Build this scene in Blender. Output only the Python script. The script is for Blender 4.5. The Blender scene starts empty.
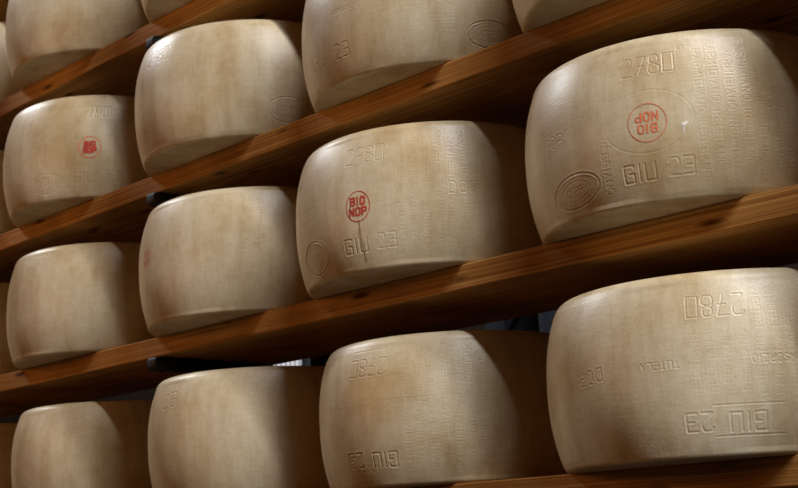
import bpy, bmesh, math, random
import numpy as np
from mathutils import Vector, Matrix

random.seed(7)
rng = np.random.default_rng(11)
scene = bpy.context.scene
COL = scene.collection

# ------------------------------------------------------------------ sizes (metres)
PITCH = 0.33856          # vertical distance between two boards
BOARD_T = 0.0393         # board thickness
BOARD_D = 0.294          # board depth
WH = 0.240               # height of a wheel
FLOOR_Z = -1.05
CEIL_Z = 3.4
WALL_Y = 2.6

# ------------------------------------------------------------------ helpers
def tag(o, label=None, cat=None, group=None, kind=None):
    if label: o['label'] = label
    if cat: o['category'] = cat
    if group: o['group'] = group
    if kind: o['kind'] = kind
    return o

def link(name, me, mat, parent=None, loc=(0, 0, 0)):
    o = bpy.data.objects.new(name, me)
    COL.objects.link(o)
    if mat: me.materials.append(mat)
    o.location = loc
    if parent: o.parent = parent
    return o

def np_mesh(name, V, quads, smooth=True):
    me = bpy.data.meshes.new(name)
    n = len(V)
    me.vertices.add(n)
    me.vertices.foreach_set('co', np.asarray(V, dtype=np.float32).ravel())
    q = np.asarray(quads, dtype=np.int32)
    k = q.shape[1]
    me.loops.add(q.size)
    me.loops.foreach_set('vertex_index', q.ravel())
    me.polygons.add(len(q))
    me.polygons.foreach_set('loop_start', np.arange(0, q.size, k, dtype=np.int32))
    me.polygons.foreach_set('loop_total', np.full(len(q), k, dtype=np.int32))
    me.polygons.foreach_set('use_smooth', np.full(len(q), smooth, dtype=bool))
    me.update(calc_edges=True)
    me.validate()
    return me

def bm_box(bm, c, s, rot=None):
    M = Matrix.Translation(Vector(c))
    if rot is not None: M = M @ rot
    M = M @ Matrix.Diagonal((s[0], s[1], s[2], 1))
    return bmesh.ops.create_cube(bm, size=1.0, matrix=M)['verts']

def bm_mesh(name, bm, bevel=0.0, seg=2, smooth=False):
    if bevel > 0:
        bmesh.ops.bevel(bm, geom=list(bm.edges), offset=bevel, segments=seg, profile=0.5, affect='EDGES')
    bmesh.ops.recalc_face_normals(bm, faces=list(bm.faces))
    for f in bm.faces: f.smooth = smooth
    me = bpy.data.meshes.new(name)
    bm.to_mesh(me); bm.free()
    return me

# ------------------------------------------------------------------ materials
def new_mat(name):
    m = bpy.data.materials.new(name); m.use_nodes = True
    nt = m.node_tree
    b = nt.nodes['Principled BSDF']
    return m, nt, b

def N(nt, t, **kw):
    n = nt.nodes.new(t)
    for k, v in kw.items():
        if k in n.inputs.keys(): n.inputs[k].default_value = v
        else: setattr(n, k, v)
    return n

def ramp(nt, stops):
    r = nt.nodes.new('ShaderNodeValToRGB')
    e = r.color_ramp.elements
    while len(e) < len(stops): e.new(0.5)
    for el, (p, c) in zip(e, stops):
        el.position = p; el.color = (*c, 1)
    return r

def rind_material():
    m, nt, b = new_mat('cheese_rind')
    L = nt.links.new
    tc = N(nt, 'ShaderNodeTexCoord'); oi = N(nt, 'ShaderNodeObjectInfo')
    mul = N(nt, 'ShaderNodeVectorMath', operation='SCALE'); mul.inputs['Scale'].default_value = 9.0
    comb = N(nt, 'ShaderNodeCombineXYZ')
    L(oi.outputs['Random'], comb.inputs[0]); L(oi.outputs['Random'], comb.inputs[1])
    L(comb.outputs[0], mul.inputs[0])
    add = N(nt, 'ShaderNodeVectorMath', operation='ADD')
    L(tc.outputs['Object'], add.inputs[0]); L(mul.outputs[0], add.inputs[1])
    # large tone patches
    n1 = N(nt, 'ShaderNodeTexNoise'); n1.inputs['Scale'].default_value = 6.5; n1.inputs['Detail'].default_value = 4; n1.inputs['Roughness'].default_value = .55
    L(add.outputs[0], n1.inputs['Vector'])
    r1 = ramp(nt, [(0.28, (0.43, 0.305, 0.155)), (0.50, (0.55, 0.455, 0.300)), (0.70, (0.61, 0.535, 0.39))])
    L(n1.outputs['Fac'], r1.inputs['Fac'])
    # streaks running round the rind and fine speckle
    mp = N(nt, 'ShaderNodeMapping'); mp.inputs['Scale'].default_value = (30, 30, 230)
    L(add.outputs[0], mp.inputs['Vector'])
    n2 = N(nt, 'ShaderNodeTexNoise'); n2.inputs['Scale'].default_value = 1.0; n2.inputs['Detail'].default_value = 3
    L(mp.outputs[0], n2.inputs['Vector'])
    mp3 = N(nt, 'ShaderNodeMapping'); mp3.inputs['Scale'].default_value = (230, 230, 40)
    L(add.outputs[0], mp3.inputs['Vector'])
    n3 = N(nt, 'ShaderNodeTexNoise'); n3.inputs['Scale'].default_value = 1.0; n3.inputs['Detail'].default_value = 2
    L(mp3.outputs[0], n3.inputs['Vector'])
    n4 = N(nt, 'ShaderNodeTexNoise'); n4.inputs['Scale'].default_value = 420; n4.inputs['Detail'].default_value = 2
    L(add.outputs[0], n4.inputs['Vector'])
    s = N(nt, 'ShaderNodeMath', operation='ADD'); L(n2.outputs['Fac'], s.inputs[0]); L(n3.outputs['Fac'], s.inputs[1])
    s2 = N(nt, 'ShaderNodeMath', operation='MULTIPLY'); L(s.outputs[0], s2.inputs[0]); s2.inputs[1].default_value = .5
    r2 = ramp(nt, [(0.30, (0.92, 0.905, 0.88)), (0.66, (1.04, 1.04, 1.04))])
    L(s2.outputs[0], r2.inputs['Fac'])
    mx = N(nt, 'ShaderNodeMix', data_type='RGBA', blend_type='MULTIPLY'); mx.inputs['Factor'].default_value = 1
    L(r1.outputs['Color'], mx.inputs['A']); L(r2.outputs['Color'], mx.inputs['B'])
    r4 = ramp(nt, [(0.30, (0.95, 0.94, 0.92)), (0.6, (1.02, 1.02, 1.02))])
    L(n4.outputs['Fac'], r4.inputs['Fac'])
    mx2 = N(nt, 'ShaderNodeMix', data_type='RGBA', blend_type='MULTIPLY'); mx2.inputs['Factor'].default_value = 1
    L(mx.outputs['Result'], mx2.inputs['A']); L(r4.outputs['Color'], mx2.inputs['B'])
    # stains: soft upright bands and cloudy mottling, browner where the rind is oilier
    mp5 = N(nt, 'ShaderNodeMapping'); mp5.inputs['Scale'].default_value = (26, 26, 3.2)
    L(add.outputs[0], mp5.inputs['Vector'])
    n5 = N(nt, 'ShaderNodeTexNoise'); n5.inputs['Scale'].default_value = 1.0; n5.inputs['Detail'].default_value = 5; n5.inputs['Roughness'].default_value = .6
    L(mp5.outputs[0], n5.inputs['Vector'])
    r5 = ramp(nt, [(0.33, (0.88, 0.83, 0.75)), (0.52, (1.02, 1.01, 0.99)), (0.68, (1.06, 1.07, 1.08))])
    L(n5.outputs['Fac'], r5.inputs['Fac'])
    n6 = N(nt, 'ShaderNodeTexNoise'); n6.inputs['Scale'].default_value = 55; n6.inputs['Detail'].default_value = 5; n6.inputs['Roughness'].default_value = .65
    L(add.outputs[0], n6.inputs['Vector'])
    r6 = ramp(nt, [(0.36, (0.94, 0.92, 0.885)), (0.56, (1.015, 1.015, 1.015))])
    L(n6.outputs['Fac'], r6.inputs['Fac'])
    mx5 = N(nt, 'ShaderNodeMix', data_type='RGBA', blend_type='MULTIPLY'); mx5.inputs['Factor'].default_value = 1
    L(mx2.outputs['Result'], mx5.inputs['A']); L(r5.outputs['Color'], mx5.inputs['B'])
    mx6 = N(nt, 'ShaderNodeMix', data_type='RGBA', blend_type='MULTIPLY'); mx6.inputs['Factor'].default_value = 1
    L(mx5.outputs['Result'], mx6.inputs['A']); L(r6.outputs['Color'], mx6.inputs['B'])
    L(mx6.outputs['Result'], b.inputs['Base Color'])
    rr = N(nt, 'ShaderNodeMapRange'); rr.inputs['To Min'].default_value = .34; rr.inputs['To Max'].default_value = .46
    L(n1.outputs['Fac'], rr.inputs['Value']); L(rr.outputs[0], b.inputs['Roughness'])
    b.inputs['Specular IOR Level'].default_value = .5
    b.inputs['Subsurface Weight'].default_value = .0
    # fine cloth weave left by the mould
    h = N(nt, 'ShaderNodeMath', operation='ADD'); L(s2.outputs[0], h.inputs[0])
    h4 = N(nt, 'ShaderNodeMath', operation='MULTIPLY'); L(n4.outputs['Fac'], h4.inputs[0]); h4.inputs[1].default_value = .6
    L(h4.outputs[0], h.inputs[1])
    bp = N(nt, 'ShaderNodeBump'); bp.inputs['Strength'].default_value = .35; bp.inputs['Distance'].default_value = .0008
    L(h.outputs[0], bp.inputs['Height']); L(bp.outputs[0], b.inputs['Normal'])
    return m

def wood_material():
    m, nt, b = new_mat('spruce_board')
    L = nt.links.new
    tc = N(nt, 'ShaderNodeTexCoord')
    oi = N(nt, 'ShaderNodeObjectInfo')
    comb = N(nt, 'ShaderNodeCombineXYZ'); mm = N(nt, 'ShaderNodeMath', operation='MULTIPLY'); mm.inputs[1].default_value = 13
    L(oi.outputs['Random'], mm.inputs[0]); L(mm.outputs[0], comb.inputs[0]); L(mm.outputs[0], comb.inputs[1])
    add = N(nt, 'ShaderNodeVectorMath', operation='ADD'); L(tc.outputs['Object'], add.inputs[0]); L(comb.outputs[0], add.inputs[1])
    # warp for the grain around knots
    vo = N(nt, 'ShaderNodeTexVoronoi'); vo.inputs['Scale'].default_value = 1.0
    mpv = N(nt, 'ShaderNodeMapping'); mpv.inputs['Scale'].default_value = (5.5, 16, 26)
    L(add.outputs[0], mpv.inputs['Vector']); L(mpv.outputs[0], vo.inputs['Vector'])
    mp = N(nt, 'ShaderNodeMapping'); mp.inputs['Scale'].default_value = (2.2, 150, 300)
    L(add.outputs[0], mp.inputs['Vector'])
    n1 = N(nt, 'ShaderNodeTexNoise'); n1.inputs['Scale'].default_value = 1.0; n1.inputs['Detail'].default_value = 5; n1.inputs['Distortion'].default_value = .6
    L(mp.outputs[0], n1.inputs['Vector'])
    r1 = ramp(nt, [(0.30, (0.30, 0.132, 0.030)), (0.50, (0.50, 0.245, 0.064)), (0.70, (0.66, 0.37, 0.13))])
    L(n1.outputs['Fac'], r1.inputs['Fac'])
    rk = ramp(nt, [(0.07, (0.24, 0.16, 0.12)), (0.17, (1, 1, 1))])
    L(vo.outputs['Distance'], rk.inputs['Fac'])
    n2 = N(nt, 'ShaderNodeTexNoise'); n2.inputs['Scale'].default_value = 5; n2.inputs['Detail'].default_value = 3
    L(add.outputs[0], n2.inputs['Vector'])
    r2 = ramp(nt, [(0.32, (0.62, 0.56, 0.50)), (0.60, (1.05, 1.05, 1.05))])
    L(n2.outputs['Fac'], r2.inputs['Fac'])
    a = N(nt, 'ShaderNodeMix', data_type='RGBA', blend_type='MULTIPLY'); a.inputs['Factor'].default_value = 1
    L(r1.outputs['Color'], a.inputs['A']); L(rk.outputs['Color'], a.inputs['B'])
    c = N(nt, 'ShaderNodeMix', data_type='RGBA', blend_type='MULTIPLY'); c.inputs['Factor'].default_value = 1
    L(a.outputs['Result'], c.inputs['A']); L(r2.outputs['Color'], c.inputs['B'])
    L(c.outputs['Result'], b.inputs['Base Color'])
    b.inputs['Roughness'].default_value = .8
    b.inputs['Specular IOR Level'].default_value = .2
    bp = N(nt, 'ShaderNodeBump'); bp.inputs['Strength'].default_value = .4; bp.inputs['Distance'].default_value = .001
    L(n1.outputs['Fac'], bp.inputs['Height']); L(bp.outputs[0], b.inputs['Normal'])
    return m

def plain(name, col, rough=.5, metal=0.0, noise=0.0, scale=8, emit=None):
    m, nt, b = new_mat(name)
    b.inputs['Roughness'].default_value = rough
    b.inputs['Metallic'].default_value = metal
    if noise > 0:
        tc = N(nt, 'ShaderNodeTexCoord'); n = N(nt, 'ShaderNodeTexNoise'); n.inputs['Scale'].default_value = scale; n.inputs['Detail'].default_value = 4
        nt.links.new(tc.outputs['Object'], n.inputs['Vector'])
        r = ramp(nt, [(0.3, tuple(v * (1 - noise) for v in col)), (0.7, tuple(min(1, v * (1 + noise)) for v in col))])
        nt.links.new(n.outputs['Fac'], r.inputs['Fac']); nt.links.new(r.outputs['Color'], b.inputs['Base Color'])
    else:
        b.inputs['Base Color'].default_value = (*col, 1)
    if rough >= .7: b.inputs['Specular IOR Level'].default_value = .08
    if emit:
        b.inputs['Emission Color'].default_value = (*emit[0], 1)
        b.inputs['Emission Strength'].default_value = emit[1]
    return m

RIND = rind_material()
WOOD = wood_material()
STEEL = plain('navy_steel', (0.007, 0.009, 0.015), .65, .0, .2, 30)
INK = plain('red_ink', (0.46, 0.045, 0.022), .6, 0, .25, 160)
INK_PALE = plain('orange_red_ink', (0.66, 0.17, 0.075), .6, 0, .2, 160)
STAIN = plain('dried_drip', (0.30, 0.20, 0.11), .6, 0, .15, 90)
WAX = plain('pale_scrape', (0.70, 0.64, 0.54), .5, 0, .05, 200)
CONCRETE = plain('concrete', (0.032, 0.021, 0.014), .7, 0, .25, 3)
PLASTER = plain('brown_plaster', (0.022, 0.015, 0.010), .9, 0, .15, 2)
CEILING = plain('ceiling_paint', (0.20, 0.17, 0.14), .8, 0, .1, 2)

# ------------------------------------------------------------------ stroke lettering, glyph box 1 x 1.6 (w x h)
G = {
 '0': [[(0,0),(1,0),(1,1.6),(0,1.6),(0,0)]],
 '1': [[(.5,0),(.5,1.6)]],
 '2': [[(0,1.3),(.15,1.6),(.85,1.6),(1,1.3),(1,.95),(0,0),(1,0)]],
 '3': [[(0,1.6),(1,1.6),(1,0),(0,0)],[(.3,.8),(1,.8)]],
 '7': [[(0,1.6),(1,1.6),(.4,0)],[(.2,.75),(.95,.75)]],
 '8': [[(.1,.8),(0,.6),(0,.2),(.2,0),(.8,0),(1,.2),(1,.6),(.1,1.0),(.1,1.4),(.25,1.6),(.75,1.6),(.9,1.4),(.9,1.0),(0,.6)]],
 'A': [[(0,0),(.5,1.6),(1,0)],[(.2,.6),(.8,.6)]],
 'B': [[(0,0),(0,1.6),(.75,1.6),(.95,1.4),(.95,1.05),(.75,.85),(0,.85)],[(.75,.85),(1,.65),(1,.2),(.8,0),(0,0)]],
 'C': [[(1,1.3),(.75,1.6),(.25,1.6),(0,1.3),(0,.3),(.25,0),(.75,0),(1,.3)]],
 'D': [[(0,0),(0,1.6),(.65,1.6),(1,1.25),(1,.35),(.65,0),(0,0)]],
 'E': [[(1,1.6),(0,1.6),(0,0),(1,0)],[(0,.8),(.8,.8)]],
 'F': [[(1,1.6),(0,1.6),(0,0)],[(0,.8),(.8,.8)]],
 'G': [[(1,1.35),(1,1.6),(0,1.6),(0,0),(1,0),(1,.8),(.5,.8)]],
 'I': [[(.5,0),(.5,1.6)]],
 'L': [[(0,1.6),(0,0),(1,0)]],
 'M': [[(0,0),(0,1.6),(.5,.7),(1,1.6),(1,0)]],
 'N': [[(0,0),(0,1.6),(1,0),(1,1.6)]],
 'O': [[(.25,0),(.75,0),(1,.3),(1,1.3),(.75,1.6),(.25,1.6),(0,1.3),(0,.3),(.25,0)]],
 'P': [[(0,0),(0,1.6),(.75,1.6),(1,1.35),(1,.95),(.75,.7),(0,.7)]],
 'R': [[(0,0),(0,1.6),(.75,1.6),(1,1.35),(1,1.0),(.75,.8),(0,.8)],[(.5,.8),(1,0)]],
 'S': [[(1,1.35),(.75,1.6),(.25,1.6),(0,1.35),(0,1.05),(1,.55),(1,.25),(.75,0),(.25,0),(0,.25)]],
 'T': [[(0,1.6),(1,1.6)],[(.5,1.6),(.5,0)]],
 'U': [[(0,1.6),(0,0),(1,0),(1,1.6)]],
 'Z': [[(0,1.6),(1,1.6),(0,0),(1,0)]],
 ' ': [],
}

def text_segments(txt, u, z, h, rot=0.0, gap=.45, wid=1.0, narrow_i=True):
    """segments of a line of text centred on (u, z); h = letter height, rot in degrees"""
    s = h / 1.6
    adv = []
    x = 0
    for ch in txt:
        w = .35 if (ch in 'I1' and narrow_i) else wid
        adv.append((ch, x, w)); x += w + gap
    tot = x - gap
    c, sn = math.cos(math.radians(rot)), math.sin(math.radians(rot))
    out = []
    for ch, x0, w in adv:
        for pl in G[ch]:
            for (a, b) in zip(pl[:-1], pl[1:]):
                q = []
                for (px, py) in (a, b):
                    px = (px - .5) * wid + w / 2 if ch in 'I1' and narrow_i else px * w
                    X = (px + x0 - tot / 2) * s; Y = (py - .8) * s
                    q.append((u + X * c - Y * sn, z + X * sn + Y * c))
                out.append((q[0], q[1]))
    return out

def ring(u, z, ru, rz, rot=0, n=40):
    c, s = math.cos(math.radians(rot)), math.sin(math.radians(rot))
    P = [(u + ru * math.cos(t) * c - rz * math.sin(t) * s, z + ru * math.cos(t) * s + rz * math.sin(t) * c)
         for t in [2 * math.pi * k / n for k in range(n + 1)]]
    return list(zip(P[:-1], P[1:]))

def rect(u0, z0, u1, z1):
    P = [(u0, z0), (u1, z0), (u1, z1), (u0, z1), (u0, z0)]
    return list(zip(P[:-1], P[1:]))

def relief(field, U, Z, segs, width, amp, dotted=0.0, lip=.5):
    """press strokes (a groove with a raised lip on both sides) into the height field"""
    if not segs: return
    u = U[0]; z = Z[:, 0]
    D = {}
    pad = width * 3
    for (a, b) in segs:
        i0, i1 = np.searchsorted(u, [min(a[0], b[0]) - pad, max(a[0], b[0]) + pad])
        j0, j1 = np.searchsorted(z, [min(a[1], b[1]) - pad, max(a[1], b[1]) + pad])
        if i1 <= i0 or j1 <= j0: continue
        uu = U[j0:j1, i0:i1]; zz = Z[j0:j1, i0:i1]
        ax, az = a; dx, dz = b[0] - ax, b[1] - az
        L2 = dx * dx + dz * dz + 1e-12
        t = np.clip(((uu - ax) * dx + (zz - az) * dz) / L2, 0, 1)
        if dotted > 0:
            n = max(1, round(math.sqrt(L2) / dotted))
            t = np.round(t * n) / n
        d = np.hypot(uu - ax - t * dx, zz - az - t * dz)
        sub = relief.D[j0:j1, i0:i1]
        np.minimum(sub, d, out=sub)
    return

def stamp_layer(field, U, Z, segs, width, amp, dotted=0.0, lip=.45):
    relief.D = np.full(U.shape, 9.0)
    relief(field, U, Z, segs, width, amp, dotted)
    d = relief.D / width
    field += .5 * amp * (-np.exp(-(d ** 2) * 1.6) + lip * np.exp(-((d - 1.7) ** 2) * 2.2))

# ------------------------------------------------------------------ wheel profile
B_TOP, B_BOT, EXPO = 0.0231, 0.0195, 2.345
R_TOP, R_BOT = 0.0136, 0.0055
def side_r(R, z):
    u = 2 * z / WH - 1
    return R - np.where(u > 0, B_TOP, B_BOT) * np.abs(u) ** EXPO

def column_text(u, phrase, up, z0=.026, z1=.214, h=.0125):
    return text_segments(phrase, u, (z0 + z1) / 2, h, 90 if up else -90, gap=.52)

def wheel_mesh(name, R, marks, step, amin=-78, amax=112):
    a_f = np.radians(np.arange(amin, amax, math.degrees(step / R)))
    a_b = np.radians(np.arange(amax, 360 + amin, 4.0))
    A = np.concatenate([a_f, a_b]); nf = len(a_f)
    zs = np.arange(R_BOT, WH - R_TOP + 1e-6, step)
    zs = np.append(zs[:-1], WH - R_TOP)
    r = side_r(R, zs)
    AA, ZZ = np.meshgrid(A, zs)
    U = AA * R
    F = np.zeros_like(U)
    for m in marks:
        stamp_layer(F, U, ZZ, *m)
    seed = abs(hash(name)) % 97
    # gentle unevenness of a hand-turned wheel, faint seam low down where the hoop ended
    ph = R * 1e4
    F += .0007 * np.sin(2 * AA + ph) + .0004 * np.sin(5 * AA + 2 * ph + 20 * ZZ) + .0003 * np.sin(11 * AA + 3 * ph - 31 * ZZ)
    fade = np.clip(np.minimum((ZZ - R_BOT) / .006, (WH - R_TOP - ZZ) / .006), 0, 1)
    RR = r[:, None] + F * fade
    rows = [np.stack([RR * np.sin(AA), -RR * np.cos(AA), ZZ], -1)]
    nz = len(zs)
    # bottom rounding and disc, below; top rounding and disc, above
    def ringrow(rad, z):
        return np.stack([rad * np.sin(A), -rad * np.cos(A), np.full_like(A, z)], -1)[None]
    low, high = [], []
    def t_start(z, b):
        return math.atan(b * EXPO * abs(2 * z / WH - 1) ** (EXPO - 1) * 2 / WH)
    t0 = t_start(R_BOT, B_BOT); q = R_BOT / (1 - math.sin(t0))
    for t in np.linspace(t0, math.pi / 2, 6)[1:]:
        low.insert(0, ringrow(r[0] - q * (math.cos(t0) - math.cos(t)), R_BOT - q * (math.sin(t) - math.sin(t0))))
    rb = r[0] - q * math.cos(t0)
    for f in (.97, .6, .25): low.insert(0, ringrow(rb * f, 0.0))
    t0 = t_start(WH - R_TOP, B_TOP); q = R_TOP / (1 - math.sin(t0))
    for t in np.linspace(t0, math.pi / 2, 12)[1:]:
        high.append(ringrow(r[-1] - q * (math.cos(t0) - math.cos(t)), WH - R_TOP + q * (math.sin(t) - math.sin(t0))))
    rt = r[-1] - q * math.cos(t0)
    for f in (.9, .6, .25): high.append(ringrow(rt * f, WH + .001 * (1 - f)))
    V = np.concatenate(low + rows + high, 0)
    nr, nc = V.shape[:2]
    idx = np.arange(nr * nc).reshape(nr, nc)
    nx = np.roll(idx, -1, axis=1)
    Q = np.stack([idx[:-1], nx[:-1], nx[1:], idx[1:]], -1).reshape(-1, 4)
    V = V.reshape(-1, 3)
    # close the caps with degenerate-free fans (centre vertices)
    V = np.vstack([V, [[0, 0, 0], [0, 0, WH + .001]]])
    cb, ct = nr * nc, nr * nc + 1
    me = bpy.data.meshes.new(name)
    me.vertices.add(len(V)); me.vertices.foreach_set('co', V.astype(np.float32).ravel())
    Tb = np.stack([np.full(nc, cb), nx[0], idx[0]], -1)
    Tt = np.stack([np.full(nc, ct), idx[-1], nx[-1]], -1)
    loops = np.concatenate([Q.ravel(), Tb.ravel(), Tt.ravel()]).astype(np.int32)
    tot = np.concatenate([np.full(len(Q), 4), np.full(2 * nc, 3)]).astype(np.int32)
    start = np.concatenate([[0], np.cumsum(tot)[:-1]]).astype(np.int32)
    me.loops.add(len(loops)); me.loops.foreach_set('vertex_index', loops)
    me.polygons.add(len(tot)); me.polygons.foreach_set('loop_start', start); me.polygons.foreach_set('loop_total', tot)
    me.polygons.foreach_set('use_smooth', np.ones(len(tot), dtype=bool))
    me.update(calc_edges=True)
    return me

def on_rind(R, u, z, off):
    a = u / R
    r = float(side_r(R, np.array(z))) + off + .0007 * math.sin(2 * a + R * 1e4) + .0004 * math.sin(5 * a + 2e4 * R + 20 * z) + .0003 * math.sin(11 * a + 3e4 * R - 31 * z)
    return (r * math.sin(a), -r * math.cos(a), z)

def ink_mesh(name, R, segs, w, off=.0004, jitter=.0):
    """flat strokes of ink lying on the curved rind"""
    V, Fc = [], []
    for (a, b) in segs:
        dx, dz = b[0] - a[0], b[1] - a[1]
        L = math.hypot(dx, dz)
        if L < 1e-6: continue
        tx, tz = dx / L, dz / L
        n = max(1, int(L / .003))
        k = len(V)
        for i in range(n + 1):
            t = -w * .45 + (L + w * .9) * i / n
            ww = w * (1 + random.uniform(-jitter, jitter))
            for s in (-.5, .5):
                V.append(on_rind(R, a[0] + tx * t - tz * ww * s, a[1] + tz * t + tx * ww * s, off + random.uniform(0, .00008)))
            if i: Fc.append((k + 2 * i - 2, k + 2 * i, k + 2 * i + 1, k + 2 * i - 1))
    me = bpy.data.meshes.new(name)
    me.from_pydata(V, [], Fc); me.update()
    return me

def blob_mesh(name, R, u, z, pts, off=.0006):
    """small irregular patch lying on the rind"""
    V = [on_rind(R, u, z, off * 1.8)] + [on_rind(R, u + a, z + b, off * .5) for a, b in pts]
    n = len(pts)
    me = bpy.data.meshes.new(name)
    me.from_pydata(V, [], [(0, 1 + i, 1 + (i + 1) % n) for i in range(n)]); me.update()
    return me

def oval_marks(u, z, ru=.046, rz=.021, rot=12, deep=1.0):
    """the pressed oval: double rim, arc of letters and a line of letters through the middle"""
    out = [(ring(u, z, ru, rz, rot), .0013, .0009 * deep),
           (ring(u, z, ru * .62, rz * .58, rot), .0010, .0004 * deep)]
    s = []
    c_, s_ = math.cos(math.radians(rot)), math.sin(math.radians(rot))
    for txt, sgn in (('PARMIGIANO', 1), ('REGGIANO', -1)):
        n = len(txt)
        for i, ch in enumerate(txt):
            t = math.pi / 2 + sgn * (0.5 - (i + .5) / n) * 2.4 if sgn > 0 else -math.pi / 2 + ((i + .5) / n - .5) * 2.2
            X, Y = ru * .80 * math.cos(t), rz * .79 * math.sin(t)
            s += text_segments(ch, u + X * c_ - Y * s_, z + X * s_ + Y * c_, .0062, rot + (math.degrees(t) - 90 if sgn > 0 else math.degrees(t) + 90) * .6)
    out.append((s, .0007, .0006 * deep))
    out.append((text_segments('CFPR', u, z, .0095, rot, gap=.5), .0010, .0006 * deep))
    return out

PR = 'PARMIGIANO REGGIANO'
def full_marks(u0, flip=False, cols=True, oval=True, deep=1.0, up=True, ncol=8, col_start=None, oval_u=None):
    """2780 high on the rind, GIU 23 low, vertical dotted lettering to the right"""
    rot = 180 if flip else 0
    m = [(text_segments('2780', u0 + .0, .190, .0275, rot, gap=.30, wid=.85), .0011, .0011 * deep),
         (text_segments('GIU', u0 + (.030 if flip else -.022), .0425, .0225, rot, gap=.42), .0015, .00085 * deep),
         (text_segments('23', u0 + (-.032 if flip else .036), .0445, .0225, rot, gap=.40), .0014, .0008 * deep)]
    if cols:
        cs = u0 + .068 if col_start is None else col_start
        dots = []
        for k in range(ncol):
            dz = (-.006, .007)[k % 2]
            dots += column_text(cs + .0205 * k, PR, up, .030 + dz, .212 + dz, .0108)
        m.append((dots, .0010, .00055 * deep, .0021))
    return m

# ------------------------------------------------------------------ the wheels
# key: row (0 = highest board in view), column from the left; x, y, R, label, marks, ink
Z = [3 * PITCH, 2 * PITCH, PITCH, 0.0]
GROUP = 'wheels of hard cheese lying in rows on the boards'
def dop(u, z=.119, h=.019, rot=0, deep=1.0):
    return [(text_segments('DOP', u, z, h, rot, gap=.55), .0014, .0007 * deep, .0028)]

W = {}
W['Z0'] = (0, -3.175, .1465, .2425, 'cheese wheel cut by the left edge of the picture, on the highest board', [])
W['A0'] = (0, -2.6514, 0.1419, 0.2432, 'cheese wheel on the highest board at top left, upper side out of view', full_marks(.20) + oval_marks(.272, .047, rot=0))
W['B0'] = (0, -2.1095, 0.1474, 0.2427, 'cheese wheel of which only a lower corner shows, on the highest board', [])
W['Z1'] = (1, -3.175, .1480, .2425, 'cheese wheel sliver at left edge, on the board second from the top', [])
W['A1'] = (1, -2.6545, 0.1443, 0.2420, 'cheese wheel with a smudged red stamp, leftmost whole one on second board',
           full_marks(.205, cols=False, deep=2.4) + [(rect(.168, .171, .243, .209), .0011, .0006)] + oval_marks(.093, .037, ru=.036, rz=.022, rot=0, deep=2.2))
W['B1'] = (1, -2.1033, 0.1452, 0.2488, 'pale smooth cheese wheel right of the red smudged one, oval mark at lower right',
           oval_marks(.284, .049, ru=.040, rz=.024, rot=0, deep=2.8) + full_marks(-.005, cols=False, deep=.9)[:1])
W['C1'] = (1, -1.5906, 0.1545, 0.2440, 'cheese wheel at top centre, cropped above, oval mark low on its right',
           oval_marks(.277, .046, ru=.042, rz=.022, rot=0, deep=2.5) + [(text_segments('GIU 23', -.035, .050, .023, 0), .0014, .0009), (text_segments('CONSORZIO', .02, .119, .008, 0), .0009, .0007)]
           + [([x for k in range(5) for x in column_text(.13 + .0205 * k, PR, True)], .0011, .0004, .0022)])
W['D1'] = (1, -1.0819, 0.1360, 0.2435, 'cheese wheel corner at the top edge, right of the top centre wheel', [])
W['Z2'] = (2, -3.165, .1500, .2425, 'cheese wheel sliver at left edge, on the board third from the top', [])
W['A2'] = (2, -2.6376, 0.1523, 0.2443, 'plain cheese wheel without any stamp, leftmost whole one on third board', [([x for k in range(3) for x in column_text(.20 + .0205 * k, PR, True)], .0011, .0005, .0022)])
W['B2'] = (2, -2.0840, 0.1344, 0.2417, 'cheese wheel with a faint red stamp at its far left side, on third board',
           dop(.205, .122, .018, deep=1.2) + [([x for k in range(4) for x in column_text(.17 + .0205 * k, PR, False)], .0011, .0004, .0022)])
W['C2'] = (2, -1.5945, 0.1337, 0.2454, 'cheese wheel in the middle with an upright red BIO NOP stamp',
           full_marks(.066, deep=1.35, up=True, ncol=8, col_start=.132) + oval_marks(-.063, .040, ru=.042, rz=.027, rot=0, deep=2.0) + dop(.232, .120, .018, deep=1.5) + dop(-.062, .118, .012))
W['D2'] = (2, -1.0787, 0.1452, 0.2437, 'large cheese wheel at right with an upside-down red BIO NOP stamp',
           full_marks(.092, deep=1.2, up=False, ncol=7, col_start=.160) + oval_marks(-.041, .039, ru=.048, rz=.0225, rot=5, deep=1.3)
           + [(ring(.088, .110, .062, .043), .0014, .00035)] + dop(-.073, .117, .017, deep=1.2) + dop(.270, .125, .016, deep=1.2)
           + [(column_text(.022, 'REGGIANO', False, .02, .10, .0108), .0011, .0006, .0022), (text_segments('O', .139, .210, .009, -90), .0010, .0006, 0)])
W['Z3'] = (3, -3.190, .1700, .2425, 'cheese wheel sliver at left edge, on the lowest board', [])
W['A3'] = (3, -2.6638, 0.1781, 0.2381, 'small looking cheese wheel at the lower left corner, on the lowest board',
           [(text_segments('2780', .178, .194, .030, 180, gap=.35), .0013, .0011)])
W['B3'] = (3, -2.0757, 0.1452, 0.2400, 'cheese wheel at the bottom edge, right of the lower left one',
           [(text_segments('23', -.012, .190, .026, 8), .0016, .0012)] + dop(.270, .119, .020, deep=1.4)
           + [(text_segments('O I O O I O', .170, .203, .012, 0), .0011, .0006, .0022), ([x for k in range(3) for x in column_text(.21 + .0205 * k, PR, True, .13, .21)], .0011, .0005, .0022)])
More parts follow.
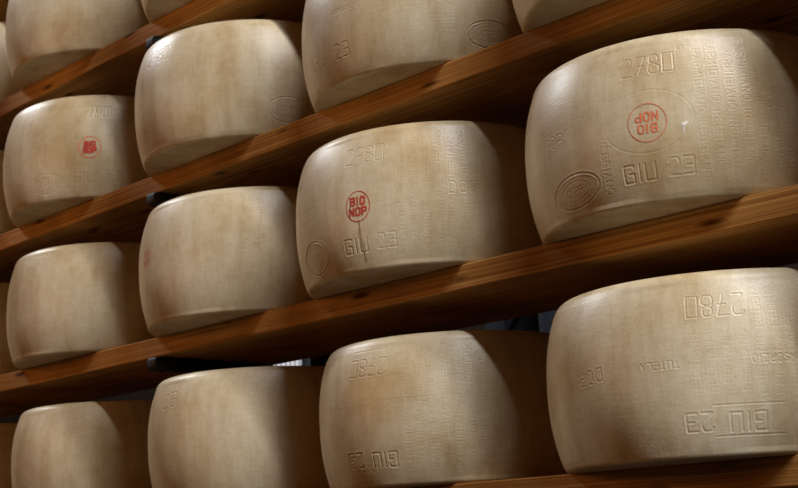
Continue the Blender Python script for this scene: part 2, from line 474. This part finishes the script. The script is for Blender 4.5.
W['C3'] = (3, -1.5966, 0.1631, 0.2359, 'cheese wheel at bottom centre with columns of dotted letters on its right',
           full_marks(.022, flip=True, deep=1.6, up=True, ncol=9, col_start=.098)[:4] + [(rect(-.017, .178, .056, .218), .0011, .0006),
            (text_segments('CONSORZIO', .097, .131, .009, 180, gap=.5), .0010, .0008), (text_segments('DOP', -.055, .124, .012, 180), .0010, .0007)])
W['D3'] = (3, -1.0534, 0.1356, 0.2466, 'large cheese wheel at lower right, embossed upside-down with 2780 and GIU 23',
           full_marks(.138, flip=True, deep=1.2, cols=False) + [([x for k in range(4) for x in column_text(.108 + .0205 * k, 'REGGIANO', True, .070, .165, .0108)] + [x for k in range(5) for x in column_text(.190 + .0205 * k, PR, True, .072, .216, .0108)], .0010, .0005, .0021),
            ([((.125, .026), (.215, .026)), ((.125, .064), (.215, .064))], .0012, .0008), (text_segments('CONSORZIO', .215, .119, .0095, 180, gap=.5), .0010, .0009),
            (text_segments('TUTELA', .062, .119, .0095, 180, gap=.5), .0010, .0009)] + dop(-.047, .116, .017, 186, deep=1.3))
W['E1'] = (1, -0.575, .1440, .2425, 'cheese wheel beyond the right edge, on second board', [])
W['E2'] = (2, -0.570, .1440, .2425, 'cheese wheel beyond the right edge, on third board', [])
W['E3'] = (3, -0.548, .1440, .2425, 'cheese wheel beyond the right edge, on lowest board', [])

STEPS = {'D': .0010, 'C': .0012, 'B': .0015, 'A': .0022, 'Z': .006, 'E': .006}
wheels = {}
for key, (row, x, y, R, label, marks) in W.items():
    step = STEPS[key[0]]
    if key in ('B0', 'D1'): step = .004
    me = wheel_mesh('cheese_wheel', R, marks, step)
    o = link('cheese_wheel', me, RIND, loc=(x, y, Z[row]))
    tag(o, label, 'cheese', GROUP)
    wheels[key] = (o, R)

# red BIO NOP stamps: parts of their wheels
def bio_stamp(key, u, z, rr, rot, mat, h, w, squash=1.0, thick=1.0, label=None):
    o, R = wheels[key]
    c, s = math.cos(math.radians(rot)), math.sin(math.radians(rot))
    segs = []
    d = h * .72
    segs += text_segments('BIO', u - d * s, z + d * c, h, rot, gap=.6, wid=1)
    segs += text_segments('NOP', u + d * s, z - d * c, h, rot, gap=.6, wid=1)
    st = link('ink_stamp', ink_mesh('ink_stamp', R, segs, w * thick, jitter=.25), mat, o)
    rg = link('stamp_ring', ink_mesh('stamp_ring', R, ring(u, z, rr, rr * squash, 0, 48), w * .42, jitter=.4), mat if key != 'A1' else INK_PALE, st)
    st['label'] = label or 'red ink letters BIO NOP'
    return st
bio_stamp('D2', .088, .108, .0262, 180, INK_PALE, .0112, .0023, label='orange-red ink letters BIO NOP, upside down')
bio_stamp('C2', .055, .105, .0225, 0, INK, .0118, .0032, 1.1, label='dark red ink letters BIO NOP')
bio_stamp('A1', .199, .109, .0240, 0, INK, .0098, .0046, label='smudged red ink stamp')
bio_stamp('B2', -.060, .130, .0210, 0, INK_PALE, .0110, .0014, label='faint red ink stamp')
# dried drip running down from the upright stamp
o, R = wheels['C2']
dr = link('drip_stain', ink_mesh('drip_stain', R, [((.056, .082), (.0555, .060)), ((.0555, .060), (.0585, .036)), ((.0585, .036), (.0600, .016))], .0022, off=.0003, jitter=.5), STAIN, o)
dr['label'] = 'brown drip below the red stamp'
# pale scrape on the large wheel
o, R = wheels['D2']
sc = link('scrape', blob_mesh('scrape', R, .137, .096, [(-.005, .005), (.003, .007), (.006, .005), (.001, .0035), (-.0005, -.003), (-.0015, -.010), (-.0030, -.009), (-.003, -.002)]), WAX, o)
sc['label'] = 'pale scrape in the rind'

# ------------------------------------------------------------------ boards
board_labels = {
 -1: 'brown wooden board above the top left wheels, out of the picture',
 0: 'brown wooden shelf board across the top left corner, highest in view',
 1: 'brown wooden shelf board second from the top, carrying the pale smooth wheel',
 2: 'brown wooden shelf board third from the top, under both BIO NOP stamped wheels',
 3: 'lowest brown wooden shelf board, at the bottom right corner'}
BX0, BX1 = -4.6, .55
for i, lab in board_labels.items():
    z = (3 - i) * PITCH
    bm = bmesh.new()
    n = 60
    bm_box(bm, ((BX0 + BX1) / 2, BOARD_D / 2, z - BOARD_T / 2), (BX1 - BX0, BOARD_D, BOARD_T))
    me = bm_mesh('shelf_board', bm, .0022, 2)
    o = link('shelf_board', me, WOOD)
    # object origin on the board, mesh moved back
    c = Vector(((BX0 + BX1) / 2, BOARD_D / 2, z - BOARD_T))
    me.transform(Matrix.Translation(-c)); o.location = c
    tag(o, lab, 'shelf', 'wooden shelf boards of the cheese rack')

# ------------------------------------------------------------------ steel uprights with arms that carry the boards
def upright(x, label):
    e = bpy.data.objects.new('rack_upright', None); COL.objects.link(e)
    e.location = (x, .44, FLOOR_Z)
    tag(e, label, 'rack post', 'steel uprights of the cheese rack')
    bm = bmesh.new()
    zt = 4.6 * PITCH
    bm_box(bm, (0, 0, (zt - FLOOR_Z) / 2), (.03, .05, zt - FLOOR_Z))
    link('post', bm_mesh('post', bm, .003), STEEL, e)
    bm = bmesh.new(); bm_box(bm, (0, 0, .004), (.12, .12, .008))
    link('base_plate', bm_mesh('base_plate', bm, .002), STEEL, e)
    for i in (-1, 0, 1, 2, 3):
        z = (3 - i) * PITCH - BOARD_T - FLOOR_Z
        bm = bmesh.new()
        bm_box(bm, (0, -.235, -.0135), (.036, .44, .026))
        arm = link('arm', bm_mesh('arm', bm, .008, 4, True), STEEL, e, (0, 0, z))
        arm.location.z = z - .0005
        bm = bmesh.new()
        bmesh.ops.create_cone(bm, cap_ends=True, segments=12, radius1=.006, radius2=.005, depth=.004, matrix=Matrix.Translation((0, -.43, -.028)))
        link('bolt', bm_mesh('bolt', bm, 0, 1), STEEL, arm)
upright(-2.256, 'dark navy steel upright whose arm ends show under the boards at left')
upright(-.16, 'dark navy steel upright beyond the right edge of the picture')
upright(-4.40, 'dark navy steel upright beyond the left edge of the picture')

# steel column with a brace, standing in the dark behind the rack
e = bpy.data.objects.new('steel_column', None); COL.objects.link(e); e.location = (-2.13, 1.03, FLOOR_Z)
tag(e, 'dark navy steel column seen in the gap behind the bottom centre wheel', 'column')
bm = bmesh.new(); h_ = CEIL_Z - FLOOR_Z
bm_box(bm, (-.085, 0, h_ / 2), (.012, .16, h_)); bm_box(bm, (.085, 0, h_ / 2), (.012, .16, h_)); bm_box(bm, (0, .0, h_ / 2), (.17, .010, h_))
link('post', bm_mesh('post', bm), STEEL, e)
bm = bmesh.new(); bm_box(bm, (-.36, 0, 1.19), (.05, .05, .95), Matrix.Rotation(math.radians(42), 4, 'Y'))
link('brace', bm_mesh('brace', bm, .003), STEEL, e)
bm = bmesh.new(); bm_box(bm, (0, 0, .006), (.3, .3, .012)); link('base_plate', bm_mesh('base_plate', bm, .002), STEEL, e)

# ------------------------------------------------------------------ room
def slab(name, c, s, mat, kind='structure'):
    bm = bmesh.new(); bm_box(bm, (0, 0, 0), s)
    o = link(name, bm_mesh(name, bm), mat, None, c); o['kind'] = kind
    return o
RX0, RX1, RY0 = -9.0, 4.0, -2.6
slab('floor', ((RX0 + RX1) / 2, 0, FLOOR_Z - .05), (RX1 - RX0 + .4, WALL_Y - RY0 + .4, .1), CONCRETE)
# back wall with a window opening
wx0, wx1, wz0, wz1 = -5.8, -4.0, .35, 1.75
def wall_back():
    bm = bmesh.new()
    y = WALL_Y + .06
    H = CEIL_Z - FLOOR_Z
    bm_box(bm, ((RX0 + wx0) / 2, y, FLOOR_Z + H / 2), (wx0 - RX0, .12, H))
    bm_box(bm, ((RX1 + wx1) / 2, y, FLOOR_Z + H / 2), (RX1 - wx1, .12, H))
    bm_box(bm, ((wx0 + wx1) / 2, y, (FLOOR_Z + wz0) / 2), (wx1 - wx0, .12, wz0 - FLOOR_Z))
    bm_box(bm, ((wx0 + wx1) / 2, y, (CEIL_Z + wz1) / 2), (wx1 - wx0, .12, CEIL_Z - wz1))
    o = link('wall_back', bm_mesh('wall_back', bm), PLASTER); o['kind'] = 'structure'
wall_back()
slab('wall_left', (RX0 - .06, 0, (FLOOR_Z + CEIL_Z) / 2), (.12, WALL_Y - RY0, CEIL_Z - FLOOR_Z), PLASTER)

# window: dark bars and a lit, finely ribbed translucent pane
def ribbed_pane():
    m, nt, b = new_mat('ribbed_pane')
    tc = N(nt, 'ShaderNodeTexCoord'); w = N(nt, 'ShaderNodeTexWave'); w.inputs['Scale'].default_value = 9
    nt.links.new(tc.outputs['Object'], w.inputs['Vector'])
    r = ramp(nt, [(0.2, (.40, .40, .42)), (0.7, (.85, .86, .90))])
    nt.links.new(w.outputs['Fac'], r.inputs['Fac'])
    nt.links.new(r.outputs['Color'], b.inputs['Base Color']); nt.links.new(r.outputs['Color'], b.inputs['Emission Color'])
    b.inputs['Emission Strength'].default_value = .42
    return m
win = bpy.data.objects.new('window_1', None); COL.objects.link(win); win.location = ((wx0 + wx1) / 2, WALL_Y + .06, wz0); win['kind'] = 'structure'
bm = bmesh.new()
bm_box(bm, (0, .02, (wz1 - wz0) / 2), (wx1 - wx0, .01, wz1 - wz0))
link('window_pane', bm_mesh('window_pane', bm), ribbed_pane(), win)
bm = bmesh.new()
for k in range(7):
    bm_box(bm, (-(wx1 - wx0) / 2 + (wx1 - wx0) * k / 6, 0, (wz1 - wz0) / 2), (.03, .04, wz1 - wz0))
for zz in (0, wz1 - wz0): bm_box(bm, (0, 0, zz), (wx1 - wx0, .04, .04))
link('window_frame', bm_mesh('window_frame', bm), STEEL, win)

# ------------------------------------------------------------------ camera (from the measured perspective)
cam = bpy.data.cameras.new('camera'); co = bpy.data.objects.new('camera', cam); COL.objects.link(co)
r_ = Vector((0.69646698, 0.71628901, -0.04317164)); u_ = Vector((0.18499138, -0.12109246, 0.97525115)); f_ = Vector((-0.69333392, 0.68721661, 0.21684419))
M = Matrix(((r_.x, u_.x, -f_.x, 0), (r_.y, u_.y, -f_.y, -1.541756), (r_.z, u_.z, -f_.z, -0.089013), (0, 0, 0, 1)))
co.matrix_world = M
cam.sensor_fit = 'HORIZONTAL'; cam.sensor_width = 36; cam.lens = 1355.8459 / 798 * 36
cam.clip_start = .02
cam.dof.use_dof = True
cam.dof.focus_distance = 1.65
cam.dof.aperture_fstop = 18.0
scene.camera = co

# ------------------------------------------------------------------ light
def area(name, loc, target, size, power, color):
    l = bpy.data.lights.new(name, 'AREA'); l.shape = 'RECTANGLE'; l.size, l.size_y = size
    l.energy = power; l.color = color
    o = bpy.data.objects.new(name, l); COL.objects.link(o)
    o.location = loc
    o.rotation_euler = (Vector(target) - Vector(loc)).to_track_quat('-Z', 'Y').to_euler()
    return o
# tube lamps high over the aisle: slope to the rack, centre along the aisle, length, power, aim
SL, SX, SN, PW, PX = 2.9, 3.0, 6.0, 520.0, 2.5
l = bpy.data.lights.new('ceiling_tube', 'AREA'); l.shape = 'RECTANGLE'; l.size, l.size_y = SN, .25
l.energy = PW; l.color = (.95, .965, 1.0)
o = bpy.data.objects.new('ceiling_tube', l); COL.objects.link(o)
zz_ = .3 + 3.0 * math.sin(math.atan(SL)); yy_ = -3.0 * math.cos(math.atan(SL))
o.location = (SX, yy_, zz_)
dirv = Vector((-PX, -yy_, .3 - zz_)).normalized()
# long side along the aisle
M_ = Matrix.Identity(3); zax = -dirv; xax = (Vector((1, 0, 0)) - zax * zax.x).normalized(); yax = zax.cross(xax)
M_ = Matrix((xax, yax, zax)).transposed(); o.rotation_euler = M_.to_euler()
area('warm_fill', (-3.2, -3.0, .9), (-1.6, 0, .4), (2.5, .8), 18, (1.0, .43, .12))  # added fill light, stands in for warm bounce from across the aisle
area('skylight', (-6.6, -1.3, 4.6), (-1.6, 0, .5), (1.3, 1.1), 185, (.90, .95, 1.0))

w = bpy.data.worlds.new('world'); scene.world = w; w.use_nodes = True
bg = w.node_tree.nodes['Background']
bg.inputs['Color'].default_value = (1.0, .55, .28, 1); bg.inputs['Strength'].default_value = .03

scene.view_settings.view_transform = 'Standard'
scene.view_settings.look = 'None'
scene.view_settings.gamma = 1
scene.view_settings.use_curve_mapping = False
scene.view_settings.exposure = -0.12
